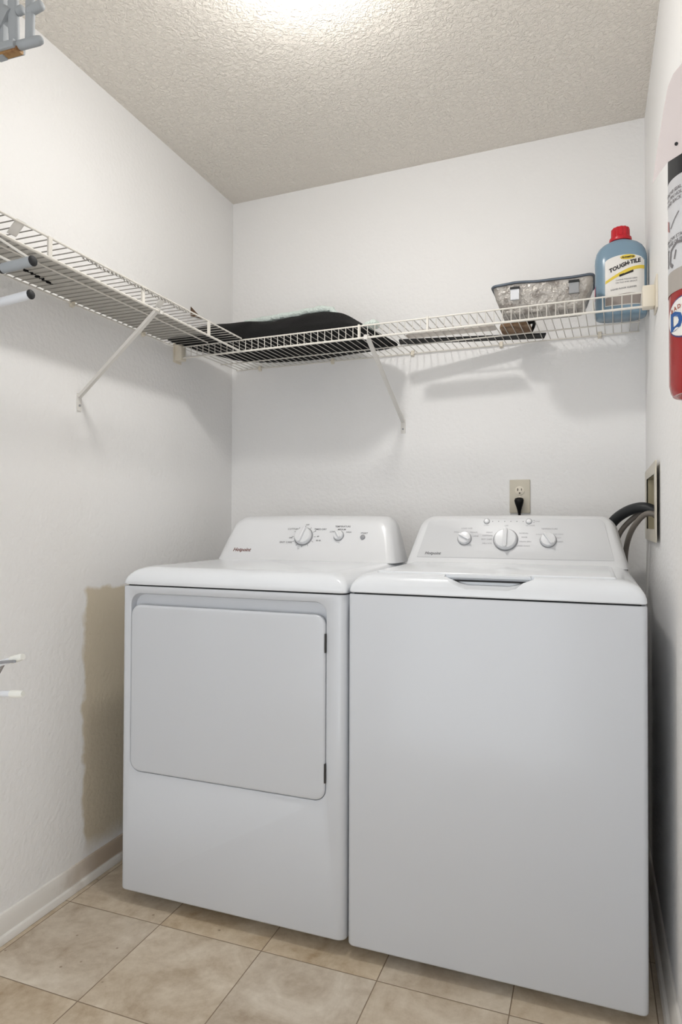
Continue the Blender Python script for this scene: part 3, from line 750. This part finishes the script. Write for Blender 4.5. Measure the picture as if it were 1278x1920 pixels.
# ------------------------------------------------------------------ things on the left shelf
bm = bmesh.new(); box(bm, (XL+0.008, 0.46, ZT), (XL+0.188, 1.975, ZT+0.0008)); tag(obj('shelf_liner', bm, M_liner, None, 0), 'flat grey liner strip lying on the left wire shelf', 'shelf liner')
bm = bmesh.new()
tube(bm, smooth_path([(-1.345, 1.275, ZT+0.006), (-1.352, 1.31, ZT+0.006), (-1.350, 1.345, ZT+0.006), (-1.358, 1.385, ZT+0.006)], 6), 0.0045, 8)
bm.free()
bm = bmesh.new(); A, B = Vector((-1.343, 1.262, 0)), Vector((-1.360, 1.392, 0)); cp = []
for k in range(53):
    q = k/52; y = A.y+(B.y-A.y)*q
    cp.append((A.x+(B.x-A.x)*q+0.004*math.sin(k*1.1), y, ZD-0.0042+0.0006*math.sin(k*0.9)))
tube(bm, cp, [0.0012+0.0022*max(0, math.sin(k*0.72)) for k in range(53)], 8)
tag(obj('black_cord', bm, M_black, None, 60), 'short knotted black cord hanging under the wires of the left shelf', 'cord')
t = thing('speckled_chain', 'grey speckled chain draped along the front of the left shelf', 'chain', (-1.142, 1.45, ZD))
bm = bmesh.new(); k = 0; yy = 1.262
while yy < 1.70:
    Mx = Matrix.Translation((-1.1395, yy, ZD-0.0115+0.002*math.sin(yy*60))) @ Matrix.Rotation(PI/2*(k % 2)+0.4, 4, 'Y') @ Matrix.Rotation(0.5*(1 if k % 2 else -1), 4, 'X')
    s = bmesh.new()
    ring = [(0.0028*math.cos(a), 0.0050*math.sin(a), 0) for a in [2*PI*i/10 for i in range(11)]]
    tube(s, ring, 0.0009, 4, caps=False); s.transform(Mx); merge(bm, s)
    yy += 0.0074; k += 1
o = obj('links', bm, mat('dark_grey_metal', (158, 155, 150), rough=0.35, metal=0.5), t, 60)
bm = bmesh.new(); V = [(XL+0.002, 2.158), (XL+0.012, 2.158), (XL+0.012, 2.232), (XL+0.002, 2.232)]
zt_ = [1.905, 1.905, 1.893, 1.893]
loft(bm, [[(x, y, 1.862) for x, y in V], [(x, y, z) for (x, y), z in zip(V, zt_)]])
bm.free()
bm = bmesh.new()
tri = [(2.156, 1.868), (2.232, 1.878), (2.225, 1.881), (2.156, 1.903)]
loft(bm, [[(XL+0.001, y, z) for y, z in tri], [(XL+0.003, y, z) for y, z in tri]])
tag(obj('tape_scrap', bm, M_brown, None, 0), 'small torn brown scrap stuck on the left wall above the shelf corner', 'scrap')

# ------------------------------------------------------------------ outlet, cord
t = thing('wall_outlet', 'almond duplex wall outlet above the washer console', 'outlet', (-0.2385, yback(-0.2385), 1.117))
MO = Matrix.Translation((-0.2385, yback(-0.2385), 1.1765)) @ Matrix.Rotation(BANG, 4, 'Z')
bm = bmesh.new(); rbox(bm, (-0.0355, -0.0065, -0.0595), (0.0355, -0.0005, 0.0595), 0.0025, 2, MO); obj('cover_plate', bm, M_ivory, t)
for dz in (0.020, -0.020):
    bm = bmesh.new(); lathe(bm, [(0.0165, 0.0), (0.0165, 0.0022), (0.0155, 0.0030)], (0, 0, 0), 32); bm.transform(MO @ Matrix.Translation((0, -0.0062, dz)) @ Matrix.Rotation(PI/2, 4, 'X')); rc = obj('receptacle', bm, M_bracket, t)
    bm = bmesh.new()
    box(bm, (-0.0080, -0.0098, dz-0.0005), (-0.0052, -0.0090, dz+0.0085), MO); box(bm, (0.0052, -0.0098, dz+0.0005), (0.0074, -0.0090, dz+0.0080), MO)
    s = bmesh.new(); lathe(s, [(0.0026, 0.0), (0.0026, 0.0008)], (0, 0, 0), 12); s.transform(MO @ Matrix.Translation((0, -0.0090, dz-0.0085)) @ Matrix.Rotation(PI/2, 4, 'X')); merge(bm, s)
    obj('slots', bm, M_hole, rc, 0)
bm = bmesh.new(); lathe(bm, [(0.003, 0), (0.003, 0.001)], (0, 0, 0), 12); bm.transform(MO @ Matrix.Translation((0, -0.0062, 0)) @ Matrix.Rotation(PI/2, 4, 'X')); obj('screw', bm, M_bracket, t)
t = thing('power_cord', 'black power cord plugged into the lower socket of the wall outlet', 'power cord', tuple(MO @ Vector((0, -0.02, -0.02))))
bm = bmesh.new(); rings = []
for w, dd, z in ((0.006, 0.008, 0.000), (0.014, 0.012, -0.003), (0.0165, 0.014, -0.010), (0.015, 0.014, -0.018), (0.0105, 0.011, -0.032), (0.0065, 0.008, -0.046), (0.0052, 0.0052, -0.056)):
    rings.append([MO @ Vector((x, -0.0095-dd+y, z-0.0045)) for x, y in [(w*math.cos(2*PI*k/20), dd*math.sin(2*PI*k/20)) for k in range(20)]])
loft(bm, rings); obj('plug', bm, M_blackp, t, 60)
bm = bmesh.new(); p0 = MO @ Vector((0, -0.0148, -0.058)); tube(bm, smooth_path([p0, p0+Vector((-0.002, 0.0, -0.06)), p0+Vector((-0.02, 0.0, -0.2)), (-0.28, 2.35, 0.72), (-0.30, 2.34, 0.45)], 8), 0.0045, 8); obj('cable', bm, M_blackp, t, 60)

# ------------------------------------------------------------------ washer outlet box and hoses
t = thing('washer_outlet_box', 'almond recessed plumbing box in the right wall behind the washer', 'plumbing box', (XR, 2.19, BZ0))
X1 = XR-0.0005
bm = bmesh.new()
def plate(bm, y0, y1, z0, z1):   # wall frame slightly bowed off the wall at its near edge
    pass
o_out = rrect(1.920, 2.385, 1.032, 1.250, 0.006, 3); o_in = rrect(BX0, BX1, BZ0, BZ1, 0.003, 3)
def xo(y): return X1-0.004-0.007*max(0, min(1, (2.05-y)/0.13))
rings = [[(xo(y)+0.003, y, z) for y, z in o_in], [(xo(y)+0.003, y, z) for y, z in o_out], [(xo(y), y, z) for y, z in o_out], [(xo(y), y, z) for y, z in o_in]]
V = loft(bm, rings, cap0=False, cap1=False)
obj('frame', bm, M_ivory, t, 40)
bm = bmesh.new(); rings = [[(x, y, z) for y, z in rrect(BX0, BX1, BZ0, BZ1, 0.003, 3)] for x in (X1, XR+0.075)]
loft(bm, rings, cap0=False, cap1=True); obj('box_interior', bm, M_olive, t, 40)
for yy in (2.15, 2.25):
    bm = bmesh.new(); tube(bm, [(XR+0.045, yy, BZ1-0.035), (XR+0.045, yy, BZ0+0.06), (XR+0.040, yy, BZ0+0.035)], [0.009, 0.009, 0.012], 10); obj('valve', bm, M_chrome, t, 60)
G = 'hoses from the outlet box to the washer'
bm = bmesh.new()
pth = smooth_path([(XR+0.035, 2.20, 1.060), (XR+0.030, 2.205, 1.095), (XR+0.004, 2.215, 1.122), (0.140, 2.23, 1.131), (0.100, 2.26, 1.118), (0.062, 2.285, 1.085), (0.040, 2.30, 1.030), (0.03, 2.32, 0.90), (0.03, 2.32, 0.50)], 7)
tube(bm, pth, 0.0165, 16)
tag(obj('drain_hose', bm, M_hosek, None, 60), 'thick black drain hose arching from the outlet box behind the washer', 'hose')
for pts, lab in (([(XR+0.035, 2.250, 1.092), (XR+0.012, 2.255, 1.115), (0.148, 2.262, 1.117), (0.112, 2.275, 1.090), (0.083, 2.29, 1.050), (0.071, 2.30, 1.0), (0.066, 2.31, 0.90), (0.06, 2.32, 0.5)], 'grey water hose curving down closest to the washer console'),
                 ([(XR+0.035, 2.150, 1.082), (XR+0.012, 2.155, 1.106), (0.150, 2.165, 1.110), (0.122, 2.19, 1.078), (0.105, 2.225, 1.035), (0.098, 2.26, 0.98), (0.0985, 2.275, 0.90), (0.10, 2.30, 0.5)], 'grey water hose hanging nearest the right wall beside the washer')):
    bm = bmesh.new(); tube(bm, smooth_path(pts, 8), 0.0082, 12); tag(obj('water_hose', bm, M_hoseg, None, 60), lab, 'hose')

# ------------------------------------------------------------------ fire extinguisher on the right wall
M_red = mat('red_enamel', (158, 24, 22), rough=0.25, coat=0.3)
M_blue = mat('blue_ink', (30, 84, 150), rough=0.5)
M_navy = mat('navy_ink', (70, 60, 110), rough=0.5)
EC = Vector((0.1195, 0.791, 0)); ER = 0.0412
EB, ET = 1.219, 1.492
t = thing('fire_extinguisher', 'red fire extinguisher with white instruction label on the right wall', 'fire extinguisher', (EC.x, EC.y, EB))
bm = bmesh.new()
lathe(bm, [(0.030, EB+0.006), (0.034, EB+0.0005), (0.0375, EB+0.0003), (0.0395, EB+0.004), (ER, EB+0.012), (ER, ET-0.012), (0.038, ET+0.002), (0.030, ET+0.016), (0.018, ET+0.026), (0.012, ET+0.030), (0.012, ET+0.036)], EC, 64); obj('cylinder', bm, M_red, t, 50)
def ecyl(phi_deg, zc, off, rot=0.0):
    c, s = math.cos(rot), math.sin(rot)
    def f(u, v):
        uu, vv = u*c-v*s, u*s+v*c
        a = math.radians(phi_deg)+uu/ER
        return EC + Vector(((ER+off)*math.cos(a), (ER+off)*math.sin(a), zc+vv))
    return f
def band(z0, z1, p0, p1, off, m, name, par, zfun=None):
    b = bmesh.new(); n = 40; V = []
    for i in range(n+1):
        a = p0+(p1-p0)*i/n; f = ecyl(a, 0, off); e = zfun(i/n) if zfun else 0
        V.append([b.verts.new(f(0, z0)), b.verts.new(f(0, z1+e))])
    for i in range(n): b.faces.new((V[i][0], V[i+1][0], V[i+1][1], V[i][1]))
    return obj(name, b, m, par, 60)
lbl = band(1.350, 1.4475, 150, 330, 0.0006, mat('label_white', (212, 212, 214), rough=0.4), 'instruction_label', t)
band(1.3265, 1.350, 150, 330, 0.0006, mat('grey_label_band', (172, 164, 156), rough=0.4), 'label_band', lbl)
band(1.4475, 1.474, 150, 330, 0.0005, M_dark, 'dark_top_band', lbl)  # dark band around the cylinder above the white label
bm = bmesh.new()
for z, s in ((1.4340, 'REMOVE SEAL'), (1.4285, 'PULL PIN HOLD UPRIGHT'), (1.4230, 'STAND BACK'), (1.3840, 'AIM LOW START 6 FT'), (1.3790, 'AT BASE OF FIRE')):
    text_bm(bm, s, 0.0050, ecyl(178, z, 0.0011), bold=0.00012, align='LEFT', subdiv=True)
# drawn pictogram lines and pointing stroke
for a0, z0, a1, z1, w in ((196, 1.396, 216, 1.409, 0.0007), (186, 1.356, 186, 1.376, 0.0014), (194, 1.358, 197, 1.372, 0.0014), (197, 1.372, 212, 1.3775, 0.0014), (212, 1.3775, 232, 1.374, 0.0014), (196, 1.358, 202, 1.354, 0.0018), (206, 1.361, 210, 1.370, 0.0010), (183, 1.372, 190, 1.374, 0.001)):
    n = 6
    for i in range(n):
        qa = [a0+(a1-a0)*k/n for k in (i, i+1)]; qz = [z0+(z1-z0)*k/n for k in (i, i+1)]
        du = math.radians(a1-a0)*ER; dz = z1-z0; l = math.hypot(du, dz); nx, nz = -dz/l*w, du/l*w
        P_ = [ecyl(qa[0], qz[0], 0.0011)(nx, nz), ecyl(qa[1], qz[1], 0.0011)(nx, nz), ecyl(qa[1], qz[1], 0.0011)(-nx, -nz), ecyl(qa[0], qz[0], 0.0011)(-nx, -nz)]
        flat_mesh(bm, P_)
obj('label_print', bm, mat('dark_grey_ink', (118, 114, 116), rough=0.5), lbl, 0)
bm = bmesh.new(); flat_mesh(bm, [ecyl(184, 1.397, 0.0012)(0, 0), ecyl(192, 1.3935, 0.0012)(0, 0), ecyl(190, 1.4055, 0.0012)(0, 0), ecyl(184, 1.4075, 0.0012)(0, 0)]); obj('red_arrow', bm, M_red, lbl, 0)
def eoval(b, phi, zc, rs, rz, off, n=36):
    c0 = b.verts.new(ecyl(phi, zc, off)(0, 0)); rows = []
    for q in (0.33, 0.66, 1.0):
        rows.append([b.verts.new(ecyl(phi, zc, off)(rs*q*math.cos(2*PI*k/n), rz*q*math.sin(2*PI*k/n))) for k in range(n)])
    for k in range(n):
        j = (k+1) % n; b.faces.new((c0, rows[0][k], rows[0][j]))
        for a, c in zip(rows[:-1], rows[1:]): b.faces.new((a[k], c[k], c[j], a[j]))
bm = bmesh.new(); eoval(bm, 229, 1.2980, 0.0310, 0.0225, 0.0005); lg = obj('logo_border', bm, M_navy, t, 0)
bm = bmesh.new(); eoval(bm, 229, 1.2980, 0.0295, 0.0208, 0.0009); obj('logo_oval', bm, M_label, lg, 0)
bm = bmesh.new(); text_bm(bm, 'D', 0.026, ecyl(209, 1.2940, 0.0013), bold=0.0012, align='CENTER', subdiv=True); text_bm(bm, 'X', 0.026, ecyl(238, 1.2940, 0.0013), bold=0.0012, subdiv=True); obj('logo_letter', bm, M_blue, lg, 0)
bm = bmesh.new()
for k, ch in enumerate('BADGER'):
    text_bm(bm, ch, 0.0062, ecyl(200+k*8, 1.3065+0.0016*k-0.0002*k*k, 0.0013, 0.25-0.06*k), bold=0.0002, subdiv=True)
obj('logo_name', bm, mat('rust_ink', (164, 84, 60), rough=0.5), lg, 0)
bm = bmesh.new()   # valve, lever and gauge
box(bm, (EC.x-0.012, EC.y-0.012, ET+0.030), (EC.x+0.012, EC.y+0.012, ET+0.060)); rbox(bm, (EC.x-0.007, EC.y-0.075, ET+0.056), (EC.x+0.007, EC.y+0.02, ET+0.062), 0.002, 1); rbox(bm, (EC.x-0.007, EC.y-0.07, ET+0.034), (EC.x+0.007, EC.y+0.0, ET+0.040), 0.002, 1)
obj('valve_handle', bm, M_blackp, t, 0)
bm = bmesh.new(); box(bm, (EC.x+ER-0.0005, EC.y-0.014, EB+0.03), (XR-0.0005, EC.y+0.014, ET-0.02)); obj('wall_bracket', bm, M_dark, t, 0)

# pale pink tag hanging in front of the cylinder's shoulder
def px(u, v, dist):
    d = Fw + Rt*((u-639)/F_PX) - Up*((v-960)/F_PX)
    return Vector((0, 0, CAM_H)) + d*dist
M_tag = mat('pale_pink_card', (224, 213, 210), rough=0.7)
t = thing('inspection_tag', 'pale pink card tag above the red fire extinguisher', 'tag', tuple(px(1290, 200, 0.66)))
front = [(u, v, 0.645) for u, v in ((1223, 344), (1235, 326), (1251, 304), (1278, 287), (1330, 250), (1338, 120), (1300, 105), (1278, 118), (1262, 138), (1252, 162), (1244, 205), (1237, 250), (1229, 300))]
bm = bmesh.new(); a_ = [px(*p) for p in front]; off = Fw*0.0006
cx_ = sum(a_, Vector())/len(a_)
va = [bm.verts.new(p) for p in a_]; vb = [bm.verts.new(p+off) for p in a_]; c0 = bm.verts.new(cx_); c1 = bm.verts.new(cx_+off)
for i in range(len(va)):
    j = (i+1) % len(va); bm.faces.new((va[i], va[j], c0)); bm.faces.new((vb[j], vb[i], c1)); bm.faces.new((va[i], vb[i], vb[j], va[j]))
tgc = obj('card', bm, M_tag, t, 0)
bm = bmesh.new(); lathe(bm, [(0.0016, 0.0), (0.0016, 0.0009)], (0, 0, 0), 14, Matrix((Rt, Up, -Fw)).transposed().to_4x4()); bm.transform(Matrix.Translation(px(1267, 270, 0.6448))); obj('eyelet', bm, M_dark, t, 0)
bm = bmesh.new(); tube(bm, smooth_path([px(1300, 112, .646), (EC.x-0.004, EC.y-0.03, ET+0.07), (EC.x, EC.y-0.008, ET+0.055)], 6), 0.0008, 6); obj('string', bm, M_label, t, 60)

# ------------------------------------------------------------------ left edge: upper shelf end, hanger, folded ironing board
t = thing('upper_wire_shelf', 'white wire shelf high on the left wall above the grey hanger', 'shelf', (XL, 0.5, 2.10))
bm = bmesh.new()
for k in range(34):
    y = 0.10+0.0254*k; tube(bm, [(XL+0.004, y, 2.128), (-1.045, y, 2.128)], 0.0022, 5)
obj('wire_deck', bm, M_wire, t)
for x, z in ((XL+0.006, 2.124), (-1.25, 2.124), (-1.045, 2.124)):
    bm = bmesh.new(); tube(bm, [(x, 0.08, z), (x, 0.955, z)], 0.0034, 8); obj('rod', bm, M_wire, t)
HY = 0.965
t = thing('board_hanger', 'grey moulded plastic hanger with brown strip below it at the upper left', 'hanger', (-1.06, HY, 1.99))
bm = bmesh.new()
def sx(u, v, y=HY):
    d = Fw + Rt*((u-639)/F_PX) - Up*((v-960)/F_PX); k = y/d.y; return Vector((d.x*k, y, CAM_H+d.z*k))
def bar(bm, p, q, w, dep=0.012, r=0.002):
    p, q = Vector(p), Vector(q); d = (q-p).normalized(); n = Vector((0, 1, 0)); s = d.cross(n).normalized()
    pr = rrect(-w/2, w/2, -dep/2, dep/2, min(r, w*0.4), 3)
    loft(bm, [[e+s*a+n*b2 for a, b2 in pr] for e in (p, q)])
bar(bm, sx(25, 2), sx(27, 88), 0.023, 0.012, 0.005); bar(bm, sx(57, 0), sx(56, 82), 0.019, 0.012, 0.005); obj('web', bm, M_greyp, t, 50)
bm = bmesh.new(); bar(bm, sx(-8, 45), sx(8, 55), 0.080, 0.020, 0.01); obj('mount_boss', bm, M_greyp, t, 50)
for (a, b2, r) in ((sx(20, 90), sx(80, 74), 0.0088), (sx(34, 22), sx(44, 17), 0.0085), (sx(55, 22), sx(80, 8), 0.0092)):
    bm = bmesh.new(); tube(bm, [a, a.lerp(b2, 0.86), a.lerp(b2, 0.95), b2], [r, r, r*0.85, r*0.35], 14); obj('peg', bm, M_greyp, t, 60)
bm = bmesh.new(); bar(bm, sx(-30, 106), sx(36, 88), 0.014, 0.030); obj('channel', bm, M_greyp, t, 50)
bm = bmesh.new(); bar(bm, sx(-30, 114), sx(37, 94), 0.008, 0.018); obj('brown_strip', bm, M_cork, t, 0)
bm = bmesh.new(); bar(bm, (-1.075, HY, 1.985), (-1.075, HY, 2.125), 0.02, 0.014); obj('hanging_post', bm, M_greyp, t, 50)

IY = 0.975
t = thing('folded_ironing_board', 'folded white metal board frame hanging at the far left edge, capped feet pointing inward', 'ironing board', (-1.115, IY, 0.74))
bm = bmesh.new()
for x in (-1.104, -1.118): tube(bm, [(x, IY+0.0, 0.76), (x, IY, 1.985)], 0.006, 10)
obj('leg_frame', bm, M_tube, t, 60)
bm = bmesh.new(); rbox(bm, (-1.115, 0.66, 0.90), (-1.095, 0.955, 1.98), 0.006, 2); obj('board_top', bm, M_tube, t, 50)
def foot_tube(a, b2, r, m, name, cap=None, capm=None, capr=1.0):
    b = bmesh.new(); tube(b, [a, b2], r, 14); o = obj(name, b, m, t, 60)
    if cap:
        d = (b2-a).normalized(); b = bmesh.new(); tube(b, [b2-d*cap*0.4, b2+d*cap*0.1, b2+d*cap*0.6], [r*1.06*capr, r*1.06*capr, r*0.85*capr], 12); obj('end_cap', b, capm, o, 60)
    return o
o = foot_tube(sx(6, 503, IY), sx(62, 489, IY), 0.0098, M_greyp, 'cross_bar', 0.0045, M_dark)
b = bmesh.new(); e = sx(5, 503, IY); tube(b, [e-Vector((0.004, 0, 0)), e+Vector((0.002, 0, 0))], 0.0100, 12); obj('end_cap', b, M_dark, o, 60)
foot_tube(sx(-60, 583, IY), sx(58, 552, IY), 0.0088, M_tube, 'upper_foot', 0.005, M_dark)
foot_tube(sx(-60, 1300, IY), sx(30, 1301, IY), 0.0060, M_tube, 'lower_foot', 0.030, M_rubberw, 1.15)
foot_tube(sx(-60, 1262, IY), sx(30, 1235, IY), 0.0060, M_tube, 'lower_foot', 0.030, M_rubberw, 1.15)
bm = bmesh.new(); tube(bm, [sx(-40, 1330, IY+0.012), sx(9, 1240, IY+0.012)], 0.0035, 8); tube(bm, [sx(-40, 1245, IY-0.01), sx(28, 1240, IY-0.01)], 0.0028, 8); obj('brace_wire', bm, M_chrome, t, 60)
for a, b2 in ((sx(-25, 432, IY), sx(58, 486, IY)), (sx(-25, 468, IY), sx(26, 494, IY))):
    bm = bmesh.new(); tube(bm, [a, b2], 0.0024, 8); obj('rest_wire', bm, M_wire, t, 60)
